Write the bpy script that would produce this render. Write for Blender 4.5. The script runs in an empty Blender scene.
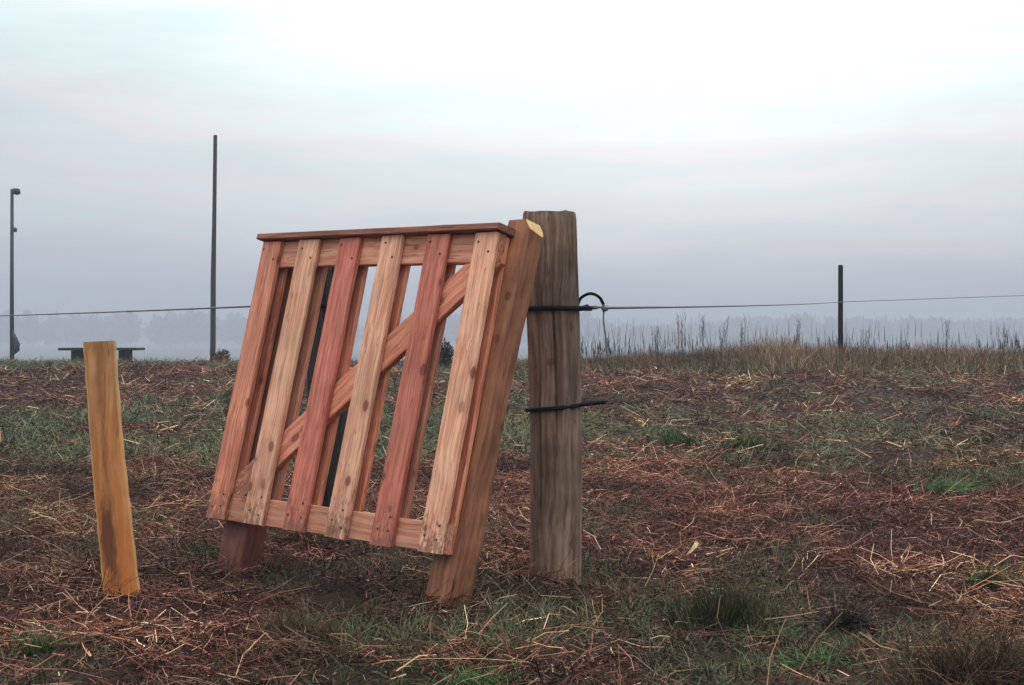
import bpy, bmesh, math, random
import numpy as np
from mathutils import Vector, Matrix

random.seed(7)
rng = np.random.default_rng(11)
scene = bpy.context.scene
COL = scene.collection

# ---------------------------------------------------------------- camera
F_PX, CAM_H, HORIZON = 1500.0, 0.92, 335.0
PITCH = math.atan((342.5 - HORIZON) / F_PX)
cam_data = bpy.data.cameras.new('camera')
cam = bpy.data.objects.new('camera', cam_data)
COL.objects.link(cam)
cam.location = (0, 0, CAM_H)
cam.rotation_euler = (math.pi / 2 - PITCH, 0, 0)
cam_data.sensor_width = 36.0
cam_data.lens = F_PX / 1024 * 36.0
cam_data.clip_start, cam_data.clip_end = 0.05, 12000
scene.camera = cam

# ---------------------------------------------------------------- sky, sun, exposure
SUN_EL, SUN_AZ = math.radians(24), math.radians(6)      # azimuth clockwise from +Y
world = bpy.data.worlds.new('World')
scene.world = world
world.use_nodes = True
wn, wl = world.node_tree.nodes, world.node_tree.links
wn.clear()


def node(nodes, kind, **kw):
    n = nodes.new(kind)
    for k, v in kw.items():
        setattr(n, k, v)
    return n


def wmath(op, a, b=None, c=None):
    n = node(wn, 'ShaderNodeMath', operation=op)
    for i, v in enumerate((a, b, c)):
        if v is None:
            continue
        if isinstance(v, (int, float)):
            n.inputs[i].default_value = v
        else:
            wl.new(v, n.inputs[i])
    return n.outputs[0]


def ramp(nodes, stops, interp='EASE'):
    n = nodes.new('ShaderNodeValToRGB')
    n.color_ramp.interpolation = interp
    e = n.color_ramp.elements
    while len(e) < len(stops):
        e.new(0.5)
    for el, (p, c) in zip(e, stops):
        el.position = p
        el.color = (*c, 1)
    return n


tc = node(wn, 'ShaderNodeTexCoord')
sep = node(wn, 'ShaderNodeSeparateXYZ')
wl.new(tc.outputs['Generated'], sep.inputs[0])
# thin layered stratus: horizontal streaks that bend the height at which the sky is read
mp = node(wn, 'ShaderNodeMapping')
mp.inputs['Scale'].default_value = (3.4, 3.4, 22.0)
wl.new(tc.outputs['Generated'], mp.inputs[0])
nz = node(wn, 'ShaderNodeTexNoise')
nz.inputs['Scale'].default_value = 1.6
nz.inputs['Detail'].default_value = 6
nz.inputs['Roughness'].default_value = 0.55
wl.new(mp.outputs[0], nz.inputs['Vector'])
wob = wmath('MULTIPLY', wmath('SUBTRACT', nz.outputs['Fac'], 0.5), 0.11)
elev = wmath('ADD', sep.outputs['Z'], wob)
sundir = Vector((math.sin(SUN_AZ) * math.cos(SUN_EL), math.cos(SUN_AZ) * math.cos(SUN_EL), math.sin(SUN_EL)))
dot = node(wn, 'ShaderNodeVectorMath', operation='DOT_PRODUCT')
dot.inputs[1].default_value = sundir
wl.new(tc.outputs['Generated'], dot.inputs[0])
glow = wmath('POWER', wmath('MAXIMUM', dot.outputs['Value'], 0.0), 24.0)
wide = wmath('POWER', wmath('MAXIMUM', dot.outputs['Value'], 0.0), 6.0)
bowl = wmath('MULTIPLY', wmath('SUBTRACT', wide, 0.68), 0.13)
fac = wmath('POWER', wmath('MAXIMUM', wmath('ADD', elev, bowl), 0.0), 0.5)
cloud = ramp(wn, [(0.0, (.345, .365, .43)), (0.12, (.38, .41, .47)), (0.18, (.415, .455, .505)), (0.22, (.445, .47, .515)), (0.25, (.43, .495, .525)),
                  (0.285, (.48, .50, .53)), (0.32, (.435, .51, .525)), (0.355, (.505, .505, .53)), (0.39, (.465, .55, .555)),
                  (0.43, (.48, .575, .575)), (0.47, (.535, .595, .585)), (0.58, (.58, .63, .61)), (1.0, (1.0, 1.02, 1.0))], 'LINEAR')
wl.new(fac, cloud.inputs[0])
cl_gain = node(wn, 'ShaderNodeMix', data_type='RGBA', blend_type='MULTIPLY')
cl_gain.inputs['Factor'].default_value = 1.0
wl.new(cloud.outputs[0], cl_gain.inputs['A'])
# overcast is brighter towards the zenith (about three times the horizon)
zen = wmath('ADD', wmath('MULTIPLY', wmath('MAXIMUM', sep.outputs['Z'], 0.0), 1.5), 1.0)
gl = wmath('ADD', zen, wmath('MULTIPLY', glow, 1.2))
wl.new(gl, cl_gain.inputs['B'])
streak = ramp(wn, [(0.36, (0.94, 0.965, 0.98)), (0.48, (1.0, 1.0, 1.0)), (0.55, (1.05, 1.015, 1.025)), (0.66, (1.0, 1.05, 1.045))], 'LINEAR')
wl.new(nz.outputs['Fac'], streak.inputs[0])
cl2 = node(wn, 'ShaderNodeMix', data_type='RGBA', blend_type='MULTIPLY')
cl2.inputs['Factor'].default_value = 1.0
wl.new(cl_gain.outputs['Result'], cl2.inputs['A'])
wl.new(streak.outputs[0], cl2.inputs['B'])
sky = node(wn, 'ShaderNodeTexSky', sky_type='NISHITA')
sky.sun_disc = False
sky.sun_elevation, sky.sun_rotation = SUN_EL, SUN_AZ
sky.dust_density = 3.0
bg_sky = node(wn, 'ShaderNodeBackground')
bg_sky.inputs['Strength'].default_value = 0.05
wl.new(sky.outputs[0], bg_sky.inputs['Color'])
bg_cl = node(wn, 'ShaderNodeBackground')
wl.new(cl2.outputs['Result'], bg_cl.inputs['Color'])
bg_cl.inputs['Strength'].default_value = 1.09
mixw = node(wn, 'ShaderNodeMixShader')
mixw.inputs[0].default_value = 0.90
wl.new(bg_sky.outputs[0], mixw.inputs[1])
wl.new(bg_cl.outputs[0], mixw.inputs[2])
wout = node(wn, 'ShaderNodeOutputWorld')
wl.new(mixw.outputs[0], wout.inputs['Surface'])

sun_data = bpy.data.lights.new('sun', 'SUN')
sun_data.energy = 0.6
sun_data.angle = math.radians(40)
sun_data.color = (1.0, 0.96, 0.9)
sun = bpy.data.objects.new('sun', sun_data)
COL.objects.link(sun)
sun.rotation_euler = (-sundir).to_track_quat('-Z', 'Y').to_euler()
sun.location = (0, 0, 40)

vs = scene.view_settings
vs.view_transform, vs.look = 'Standard', 'None'
vs.exposure, vs.gamma = 0.30, 1.0
scene.cycles.use_denoising = True
scene.cycles.max_bounces = 6
scene.cycles.diffuse_bounces = 3
scene.cycles.volume_bounces = 2
scene.cycles.transparent_max_bounces = 8
scene.cycles.use_fast_gi = False


# ---------------------------------------------------------------- helpers
def tag(o, label=None, cat=None, group=None, kind=None):
    if label:
        o['label'] = label
    if cat:
        o['category'] = cat
    if group:
        o['group'] = group
    if kind:
        o['kind'] = kind
    return o


def empty(name, loc=(0, 0, 0), rot=None):
    o = bpy.data.objects.new(name, None)
    COL.objects.link(o)
    o.location = loc
    if rot is not None:
        o.rotation_euler = rot
    o.empty_display_size = 0.1
    return o


def link(name, mesh, mat, parent=None, loc=None, rot=None, smooth=False):
    o = bpy.data.objects.new(name, mesh)
    COL.objects.link(o)
    if mat is not None and not mesh.materials:
        mesh.materials.append(mat)
    if parent is not None:
        o.parent = parent
    if loc is not None:
        o.location = loc
    if rot is not None:
        o.rotation_euler = rot
    if smooth:
        mesh.polygons.foreach_set('use_smooth', [True] * len(mesh.polygons))
    return o


def bm_mesh(name, bm):
    me = bpy.data.meshes.new(name)
    bm.normal_update()
    bm.to_mesh(me)
    bm.free()
    return me


def hash2(ix, iy, seed):
    h = (ix.astype(np.int64) * 374761393 + iy.astype(np.int64) * 668265263 + seed * 974711) & 0xFFFFFFFF
    h = ((h ^ (h >> 13)) * 1274126177) & 0xFFFFFFFF
    return ((h ^ (h >> 16)) & 0xFFFF) / 65535.0


def vnoise(x, y, seed=0):
    x, y = np.asarray(x, float), np.asarray(y, float)
    ix, iy = np.floor(x), np.floor(y)
    fx, fy = x - ix, y - iy
    fx, fy = fx * fx * (3 - 2 * fx), fy * fy * (3 - 2 * fy)
    a, b = hash2(ix, iy, seed), hash2(ix + 1, iy, seed)
    c, d = hash2(ix, iy + 1, seed), hash2(ix + 1, iy + 1, seed)
    return (a * (1 - fx) + b * fx) * (1 - fy) + (c * (1 - fx) + d * fx) * fy


def fbm(x, y, seed=0, octaves=4):
    x, y = np.asarray(x, float), np.asarray(y, float)
    s, a, t = 0.0, 0.5, 0.0
    for i in range(octaves):
        s = s + a * vnoise(x * 2 ** i, y * 2 ** i, seed + i * 17)
        t += a
        a *= 0.5
    return s / t


# terrain: level by the gate, rising to a crest about 24 m off, then falling into a misty valley
_ty = np.linspace(-3000, 3000, 60001)
_k = np.array([[-3000, 0], [8, 0], [10, .03], [12, .085], [15, .185], [18, .275], [20, .355], [22, .40], [24, .455], [25.2, .455],
               [26.5, .35], [30, -.10], [36, -.35], [45, -.62], [90, -3.0], [300, -8.0], [3000, -8.0]])
_tz = np.interp(_ty, _k[:, 0], _k[:, 1])
_ker = np.hanning(15)
_ker /= _ker.sum()
_tz = np.convolve(np.pad(_tz, 7, mode='edge'), _ker, mode='valid')


FEET = ((-1.37, 5.29), (.165, 5.68), (-.23, 5.12), (-1.10, 5.85))
HOLLOWS = ((-0.66, 5.10, .13, .08), (-0.45, 5.30, .15, .07), (0.36, 5.74, .15, .10), (-.92, 5.62, .17, .05), (-.62, 5.42, .2, .05),
           (1.25, 4.9, .12, .04), (-.05, 5.3, .12, .05), (2.6, 10.4, .35, .06))  # dark soil spots; those under gate and feet double as contact shading


def hollow(x, y):
    """hollows of bare disturbed soil, also darkening the timber feet as contact shading"""
    h = 0
    for hx, hy, r, d in HOLLOWS:
        h = h + d * np.exp(-((x - hx) ** 2 + (y - hy) ** 2) / r ** 2)
    return h


def height(x, y):
    x, y = np.asarray(x, float), np.asarray(y, float)
    h = np.interp(y, _ty, _tz)
    near = np.exp(-(np.hypot(x, y - 8) / 30) ** 2)
    h = h + near * (0.045 * (fbm(x * 0.7, y * 0.7, 3, 3) - 0.5) * np.clip((y - 6) / 6, 0.25, 1)
                    + 0.05 * (fbm(x * 2.6, y * 2.6, 9, 3) - 0.5)
                    + 0.045 * (fbm(x * 7.5, y * 7.5, 29, 2) - 0.5))
    # soft bank carrying the rough grass on the right-hand side of the crest
    h = h + 0.10 * np.clip((x - 0.6) / 2.0, 0, 1) * np.exp(-((y - 23.0) / 1.4) ** 2)
    # trodden level at the feet of the timbers
    for fx, fy in FEET:
        w = np.exp(-((x - fx) ** 2 + (y - fy) ** 2) / .17 ** 2)
        h = h * (1 - w) - .004 * w
    return h - hollow(x, y)


def ray(px, py):
    c, s = math.cos(PITCH), math.sin(PITCH)
    u, v = (px - 512) / F_PX, -(py - 342.5) / F_PX
    return Vector((u, c + v * s, -s + v * c))


def at_depth(px, py, d):
    r = ray(px, py)
    return Vector((0, 0, CAM_H)) + r * (d / r.y)


def on_ground(px, py):
    r = ray(px, py)
    t = 2.0
    while t < 60:
        p = Vector((0, 0, CAM_H)) + r * t
        if p.z < float(height(p.x, p.y)):
            break
        t += 0.02
    return Vector((p.x, p.y, float(height(p.x, p.y))))


# ---------------------------------------------------------------- materials
def new_mat(name):
    m = bpy.data.materials.new(name)
    m.use_nodes = True
    nt = m.node_tree
    return m, nt.nodes, nt.links, nt.nodes['Principled BSDF']


def wood_material(name, base, streak, knot, rough=0.62, knot_amount=1.0, weather=0.25, grain=1.0, mud=0.0):
    """sawn or split timber, grain along local Z, shifted for every object by its random number"""
    m, n, l, b = new_mat(name)
    tcn = node(n, 'ShaderNodeTexCoord')
    info = node(n, 'ShaderNodeObjectInfo')
    sh = node(n, 'ShaderNodeVectorMath', operation='SCALE')
    sh.inputs[0].default_value = (13.1, 7.7, 23.9)
    l.new(info.outputs['Random'], sh.inputs['Scale'])
    add = node(n, 'ShaderNodeVectorMath', operation='ADD')
    l.new(tcn.outputs['Object'], add.inputs[0])
    l.new(sh.outputs[0], add.inputs[1])
    # bend the grain a little
    wn1 = node(n, 'ShaderNodeTexNoise')
    wn1.inputs['Scale'].default_value = 3.0
    l.new(add.outputs[0], wn1.inputs['Vector'])
    wsc = node(n, 'ShaderNodeVectorMath', operation='SCALE')
    wsc.inputs['Scale'].default_value = 0.05
    l.new(wn1.outputs['Color'], wsc.inputs[0])
    add2 = node(n, 'ShaderNodeVectorMath', operation='ADD')
    l.new(add.outputs[0], add2.inputs[0])
    l.new(wsc.outputs[0], add2.inputs[1])
    mpg = node(n, 'ShaderNodeMapping')
    mpg.inputs['Scale'].default_value = (75 * grain, 75 * grain, 2.4)
    l.new(add2.outputs[0], mpg.inputs[0])
    g = node(n, 'ShaderNodeTexNoise')
    g.inputs['Scale'].default_value = 1.0
    g.inputs['Detail'].default_value = 5
    g.inputs['Roughness'].default_value = 0.65
    l.new(mpg.outputs[0], g.inputs['Vector'])
    gr = ramp(n, [(0.38, streak), (0.5, tuple((a + c) / 2 for a, c in zip(base, streak))), (0.61, base)], 'LINEAR')
    l.new(g.outputs['Fac'], gr.inputs[0])
    # broad change of tone along the board
    big = node(n, 'ShaderNodeTexNoise')
    big.inputs['Scale'].default_value = 5.0
    big.inputs['Detail'].default_value = 4
    l.new(add.outputs[0], big.inputs['Vector'])
    br = ramp(n, [(0.3, (1 - weather,) * 3), (0.7, (1.06, 1.03, 1.0))], 'LINEAR')
    l.new(big.outputs['Fac'], br.inputs[0])
    mul = node(n, 'ShaderNodeMix', data_type='RGBA', blend_type='MULTIPLY')
    mul.inputs['Factor'].default_value = 1
    l.new(gr.outputs[0], mul.inputs['A'])
    l.new(br.outputs[0], mul.inputs['B'])
    # knots
    mk = node(n, 'ShaderNodeMapping')
    mk.inputs['Scale'].default_value = (11, 11, 7.5)
    l.new(add2.outputs[0], mk.inputs[0])
    vo = node(n, 'ShaderNodeTexVoronoi')
    vo.inputs['Scale'].default_value = 1.0
    l.new(mk.outputs[0], vo.inputs['Vector'])
    kr = ramp(n, [(0.0, (1, 1, 1)), (0.15, (0.95,) * 3), (0.175, (0.36,) * 3), (0.25, (0.16,) * 3), (0.42, (0, 0, 0))], 'LINEAR')
    l.new(vo.outputs['Distance'], kr.inputs[0])
    # only some of the places carry a knot, and they differ in strength
    sepk = node(n, 'ShaderNodeSeparateColor')
    l.new(vo.outputs['Color'], sepk.inputs[0])
    some = node(n, 'ShaderNodeMapRange')
    some.inputs['From Min'].default_value, some.inputs['From Max'].default_value = .12, .6
    some.inputs['To Max'].default_value = .9 * knot_amount
    l.new(sepk.outputs[0], some.inputs['Value'])
    km = node(n, 'ShaderNodeMath', operation='MULTIPLY')
    l.new(some.outputs[0], km.inputs[1])
    l.new(kr.outputs[0], km.inputs[0])
    mx = node(n, 'ShaderNodeMix', data_type='RGBA')
    l.new(km.outputs[0], mx.inputs['Factor'])
    l.new(mul.outputs['Result'], mx.inputs['A'])
    mx.inputs['B'].default_value = (*knot, 1)
    # drying checks: thin broken dark lines along the grain
    mc = node(n, 'ShaderNodeMapping')
    mc.inputs['Scale'].default_value = (48, 48, 1.7)
    l.new(add2.outputs[0], mc.inputs[0])
    cn = node(n, 'ShaderNodeTexNoise')
    cn.inputs['Scale'].default_value = 1.0
    cn.inputs['Detail'].default_value = 2
    l.new(mc.outputs[0], cn.inputs['Vector'])
    cr = ramp(n, [(0.0, (1, 1, 1)), (0.352, (1, 1, 1)), (0.366, (.42, .36, .34)), (0.38, (1, 1, 1))], 'LINEAR')
    l.new(cn.outputs['Fac'], cr.inputs[0])
    mchk = node(n, 'ShaderNodeMix', data_type='RGBA', blend_type='MULTIPLY')
    mchk.inputs['Factor'].default_value = 1
    l.new(mx.outputs['Result'], mchk.inputs['A'])
    l.new(cr.outputs[0], mchk.inputs['B'])
    # each board a little lighter or darker
    hsv = node(n, 'ShaderNodeHueSaturation')
    vr = node(n, 'ShaderNodeMapRange')
    vr.inputs['To Min'].default_value, vr.inputs['To Max'].default_value = 0.86, 1.1
    l.new(info.outputs['Random'], vr.inputs['Value'])
    l.new(vr.outputs[0], hsv.inputs['Value'])
    l.new(mchk.outputs['Result'], hsv.inputs['Color'])
    out = hsv.outputs[0]
    if mud:
        # mud splashed up from the ground and grey weather stains, in spots and runs
        sx_ = node(n, 'ShaderNodeSeparateXYZ')
        l.new(tcn.outputs['Object'], sx_.inputs[0])
        mr = node(n, 'ShaderNodeMapRange')
        mr.inputs['From Min'].default_value, mr.inputs['From Max'].default_value = -.30, -.58
        mr.inputs['To Min'].default_value, mr.inputs['To Max'].default_value = 0.0, .30
        l.new(sx_.outputs['Z'], mr.inputs['Value'])
        mpm = node(n, 'ShaderNodeMapping')
        mpm.inputs['Scale'].default_value = (70, 70, 34)
        l.new(add.outputs[0], mpm.inputs[0])
        mn = node(n, 'ShaderNodeTexNoise')
        mn.inputs['Scale'].default_value = 1.0
        mn.inputs['Detail'].default_value = 6
        mn.inputs['Roughness'].default_value = .7
        l.new(mpm.outputs[0], mn.inputs['Vector'])
        ad = node(n, 'ShaderNodeMath', operation='ADD')
        l.new(mn.outputs['Fac'], ad.inputs[0])
        l.new(mr.outputs[0], ad.inputs[1])
        mrp = ramp(n, [(.66, (0, 0, 0)), (.80, (mud,) * 3)], 'LINEAR')
        l.new(ad.outputs[0], mrp.inputs[0])
        mm_ = node(n, 'ShaderNodeMix', data_type='RGBA')
        l.new(mrp.outputs[0], mm_.inputs['Factor'])
        l.new(out, mm_.inputs['A'])
        mm_.inputs['B'].default_value = (.12, .062, .042, 1)
        out = mm_.outputs['Result']
    l.new(out, b.inputs['Base Color'])
    b.inputs['Roughness'].default_value = rough
    b.inputs['Specular IOR Level'].default_value = 0.3
    bp = node(n, 'ShaderNodeBump')
    bp.inputs['Strength'].default_value = 0.35
    bp.inputs['Distance'].default_value = 0.004
    l.new(g.outputs['Fac'], bp.inputs['Height'])
    l.new(bp.outputs[0], b.inputs['Normal'])
    return m


def plain(name, color, rough=0.6, metallic=0.0, var=0.25, scale=40, spec=.35):
    m, n, l, b = new_mat(name)
    tcn = node(n, 'ShaderNodeTexCoord')
    g = node(n, 'ShaderNodeTexNoise')
    g.inputs['Scale'].default_value = scale
    g.inputs['Detail'].default_value = 5
    l.new(tcn.outputs['Object'], g.inputs['Vector'])
    r = ramp(n, [(0.3, tuple(c * (1 - var) for c in color)), (0.7, tuple(min(1, c * (1 + var)) for c in color))], 'LINEAR')
    l.new(g.outputs['Fac'], r.inputs[0])
    l.new(r.outputs[0], b.inputs['Base Color'])
    b.inputs['Roughness'].default_value = rough
    b.inputs['Metallic'].default_value = metallic
    b.inputs['Specular IOR Level'].default_value = spec
    return m


def attr_mat(name, rough=0.8, spec=0.12):
    m, n, l, b = new_mat(name)
    a = node(n, 'ShaderNodeAttribute')
    a.attribute_name = 'Col'
    l.new(a.outputs['Color'], b.inputs['Base Color'])
    b.inputs['Roughness'].default_value = rough
    b.inputs['Specular IOR Level'].default_value = spec
    return m


M_PALE = wood_material('pale_board', (.82, .46, .31), (.55, .225, .135), (.19, .04, .022), mud=.75)
M_PINK = wood_material('pink_board', (.74, .30, .185), (.46, .125, .075), (.18, .05, .03), mud=.7)
M_RED = wood_material('red_board', (.65, .215, .15), (.42, .10, .07), (.15, .04, .03), mud=.7)
M_RAIL = wood_material('rail_board', (.64, .30, .20), (.42, .15, .09), (.18, .05, .03))
M_CAP = wood_material('cap_board', (.42, .18, .11), (.25, .085, .055), (.12, .04, .03), weather=.4)
M_BROWN = wood_material('leaning_timber', (.40, .17, .09), (.21, .073, .042), (.10, .035, .02), weather=.5, grain=.5)
M_CUT = wood_material('fresh_cut_wood', (.66, .43, .17), (.5, .30, .11), (.4, .2, .1), knot_amount=0, weather=.1)
M_DARKWOOD = wood_material('damp_timber', (.21, .066, .046), (.10, .033, .024), (.04, .02, .015), weather=.5, grain=.5)
M_BLACK = plain('black_rubber', (.005, .005, .007), .75, spec=.12)
M_STEEL = plain('galvanised_steel', (.16, .165, .17), .55, .3)
M_NAIL = plain('nail_head', (.05, .035, .03), .6, .3)
M_WIRE = plain('fence_wire_grey', (.13, .13, .14), .6, .2)
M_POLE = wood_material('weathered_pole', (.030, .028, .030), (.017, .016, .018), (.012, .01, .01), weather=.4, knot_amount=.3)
M_MAST = plain('painted_mast', (.018, .026, .034), .6)
M_TABLE = plain('dark_stained_table', (.016, .024, .026), .8, spec=.15)
M_GRASS = attr_mat('grass_blades')
M_STRAW = attr_mat('dry_straw', .8, .12)


M_BARK = wood_material('weathered_post_wood', (.29, .195, .145), (.13, .078, .057), (.07, .024, .017), rough=.85, knot_amount=.8, weather=.6, grain=.8)


def stake_material():
    """sawn heartwood: dark pith streak down the middle, stained low on the left, pale sapwood edges"""
    m = wood_material('stake_face', (.70, .345, .15), (.48, .20, .075), (.08, .026, .014), knot_amount=.5, weather=.5, grain=.45)
    n, l = m.node_tree.nodes, m.node_tree.links
    b = n['Principled BSDF']
    src = b.inputs['Base Color'].links[0].from_socket
    a = node(n, 'ShaderNodeAttribute')
    a.attribute_name = 'Col'
    sp = node(n, 'ShaderNodeSeparateColor')
    l.new(a.outputs['Color'], sp.inputs[0])
    tcn = node(n, 'ShaderNodeTexCoord')
    mpn = node(n, 'ShaderNodeMapping')
    mpn.inputs['Scale'].default_value = (60, 60, 14)
    l.new(tcn.outputs['Object'], mpn.inputs[0])
    nz_ = node(n, 'ShaderNodeTexNoise')
    nz_.inputs['Scale'].default_value = 1
    nz_.inputs['Detail'].default_value = 9
    nz_.inputs['Roughness'].default_value = .7
    l.new(mpn.outputs[0], nz_.inputs['Vector'])

    def mth(op, *args):
        q = node(n, 'ShaderNodeMath', operation=op)
        for i, v in enumerate(args):
            if isinstance(v, (int, float)):
                q.inputs[i].default_value = v
            else:
                l.new(v, q.inputs[i])
        return q.outputs[0]
    across, up = sp.outputs[0], sp.outputs[1]
    wob_ = mth('MULTIPLY', mth('SUBTRACT', nz_.outputs['Fac'], .5), .9)
    # pith streak
    d1 = mth('ABSOLUTE', mth('ADD', mth('SUBTRACT', across, .47), mth('MULTIPLY', wob_, .5)))
    pith = mth('MULTIPLY', mth('SUBTRACT', 1.0, mth('MINIMUM', mth('MULTIPLY', d1, 6.0), 1.0)), .55)
    # stain
    ex_ = mth('DIVIDE', mth('SUBTRACT', across, .30), .26)
    ey_ = mth('DIVIDE', mth('SUBTRACT', up, .20), .17)
    rr = mth('ADD', mth('SQRT', mth('ADD', mth('MULTIPLY', ex_, ex_), mth('MULTIPLY', ey_, ey_))), mth('MULTIPLY', wob_, 2.2))
    stain = mth('MULTIPLY', mth('MAXIMUM', mth('MINIMUM', mth('MULTIPLY', mth('SUBTRACT', 1.05, rr), 2.0), 1.0), 0.0), .8)
    edge = mth('MULTIPLY', mth('MAXIMUM', mth('MINIMUM', mth('MULTIPLY', mth('SUBTRACT', mth('ABSOLUTE', mth('SUBTRACT', across, .5)), .43), 22.0), 1.0), 0.0), .7)
    cur = src
    low = mth('MULTIPLY', mth('MAXIMUM', mth('SUBTRACT', 1.0, mth('MULTIPLY', up, 1.25)), 0.0), .8)
    for fac_, col in ((low, (.54, .155, .028, 1)), (pith, (.21, .075, .03, 1)), (stain, (.075, .022, .016, 1)), (edge, (.62, .40, .17, 1))):
        mx = node(n, 'ShaderNodeMix', data_type='RGBA')
        l.new(fac_, mx.inputs['Factor'])
        l.new(cur, mx.inputs['A'])
        mx.inputs['B'].default_value = col
        cur = mx.outputs['Result']
    l.new(cur, b.inputs['Base Color'])
    return m


M_STAKE = stake_material()


def ground_material():
    m, n, l, b = new_mat('field_soil')
    geo = node(n, 'ShaderNodeNewGeometry')
    a = node(n, 'ShaderNodeAttribute')
    a.attribute_name = 'Col'
    g = node(n, 'ShaderNodeTexNoise')
    g.inputs['Scale'].default_value = 30
    g.inputs['Detail'].default_value = 8
    g.inputs['Roughness'].default_value = .7
    l.new(geo.outputs['Position'], g.inputs['Vector'])
    r = ramp(n, [(.3, (.35, .33, .33)), (.7, (1.4, 1.35, 1.3))], 'LINEAR')
    l.new(g.outputs['Fac'], r.inputs[0])
    mul = node(n, 'ShaderNodeMix', data_type='RGBA', blend_type='MULTIPLY')
    mul.inputs['Factor'].default_value = 1
    l.new(a.outputs['Color'], mul.inputs['A'])
    l.new(r.outputs[0], mul.inputs['B'])
    l.new(mul.outputs['Result'], b.inputs['Base Color'])
    b.inputs['Roughness'].default_value = .95
    b.inputs['Specular IOR Level'].default_value = .1
    bp = node(n, 'ShaderNodeBump')
    bp.inputs['Strength'].default_value = .8
    bp.inputs['Distance'].default_value = .03
    l.new(g.outputs['Fac'], bp.inputs['Height'])
    l.new(bp.outputs[0], b.inputs['Normal'])
    return m


# ---------------------------------------------------------------- ground
def greenness(x, y):
    """share of living grass in the cover, by place in the field"""
    x, y = np.asarray(x, float), np.asarray(y, float)
    yw = y + 2.4 * (fbm(x * .35, y * .35, 41, 3) - .5) * np.clip(y / 9, .3, 1.5)
    band = np.interp(yw, [2, 3.8, 4.7, 5.4, 8.2, 9.6, 10.5, 13.5, 15.5, 17, 21.5, 22.6, 25, 40, 3000],
                     [.50, .50, .42, .12, .08, .30, .60, .58, .36, .05, .07, .62, .75, .6, .6])
    right = np.clip((x - 2.5) / 3, 0, 1)
    band = band - .14 * right * ((yw > 9) & (yw < 17))
    band = band - .35 * np.exp(-((x + .5) ** 2 / .9 ** 2 + (y - 5.1) ** 2 / .6 ** 2)) * 1.3
    return np.clip(band + (fbm(x * 1.0, y * .55, 21, 4) - .5) * 2.2 + (fbm(x * 3.3, y * 2.4, 23, 2) - .5) * 1.4, 0, 1)


def ground_mesh():
    def axis(c, half, n, fine):
        t = np.linspace(-1, 1, n)
        k = 6.6
        return c + half * np.sinh(k * t) / math.sinh(k)
    xs = axis(0, 2900, 460, .05)
    ys = axis(7.5, 2890, 460, .05)
    X, Y = np.meshgrid(xs, ys)
    Z = height(X, Y)
    co = np.stack([X.ravel(), Y.ravel(), Z.ravel()], 1)
    nx, ny = len(xs), len(ys)
    i = np.arange(nx * ny).reshape(ny, nx)
    quads = np.stack([i[:-1, :-1], i[:-1, 1:], i[1:, 1:], i[1:, :-1]], -1).reshape(-1, 4)
    me = bpy.data.meshes.new('field')
    me.vertices.add(len(co))
    me.vertices.foreach_set('co', co.ravel())
    me.loops.add(quads.size)
    me.loops.foreach_set('vertex_index', quads.ravel())
    me.polygons.add(len(quads))
    me.polygons.foreach_set('loop_start', np.arange(len(quads)) * 4)
    me.update(calc_edges=True)
    me.polygons.foreach_set('use_smooth', [True] * len(quads))
    g = greenness(co[:, 0], co[:, 1])[:, None]
    soil = np.array([.026, .011, .009])
    turf = np.array([.034, .038, .017])
    c = soil * (1 - g) + turf * g
    c = np.concatenate([c, np.ones((len(c), 1))], 1)
    at = me.color_attributes.new('Col', 'FLOAT_COLOR', 'POINT')
    at.data.foreach_set('color', c.ravel())
    return me


field = link('field', ground_mesh(), ground_material())
tag(field, 'rough mown field with brown straw and green grass patches', kind='structure')


# ---------------------------------------------------------------- blades (grass and straw)
def ribbons(base, az, elev, length, width, bend, color, seg=2, roll=None, tipw=0.15, end_az=None):
    """flat tapered blades: returns vertices, quads, colours. bend = change of elevation along the blade"""
    N = len(base)
    pts = np.zeros((N, seg + 1, 3))
    pts[:, 0] = base
    e = elev.copy()
    a = az.copy()
    for s in range(seg):
        d = np.stack([np.cos(a) * np.cos(e), np.sin(a) * np.cos(e), np.sin(e)], 1)
        pts[:, s + 1] = pts[:, s] + d * (length / seg)[:, None]
        e = e - bend / seg
        if end_az is not None:
            a = a + end_az / seg
    if roll is None:
        roll = rng.uniform(-1.2, 1.2, N)
    side = np.stack([-np.sin(az) * np.cos(roll), np.cos(az) * np.cos(roll), np.sin(roll)], 1)
    w = np.linspace(1, tipw, seg + 1)
    V = np.zeros((N, seg + 1, 2, 3))
    V[:, :, 0] = pts - side[:, None] * (width[:, None] * w[None] * .5)[..., None]
    V[:, :, 1] = pts + side[:, None] * (width[:, None] * w[None] * .5)[..., None]
    idx = np.arange(N * (seg + 1) * 2).reshape(N, seg + 1, 2)
    Q = np.stack([idx[:, :-1, 0], idx[:, :-1, 1], idx[:, 1:, 1], idx[:, 1:, 0]], -1).reshape(-1, 4)
    C = np.repeat(color, (seg + 1) * 2, axis=0)
    return V.reshape(-1, 3), Q, C


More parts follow.
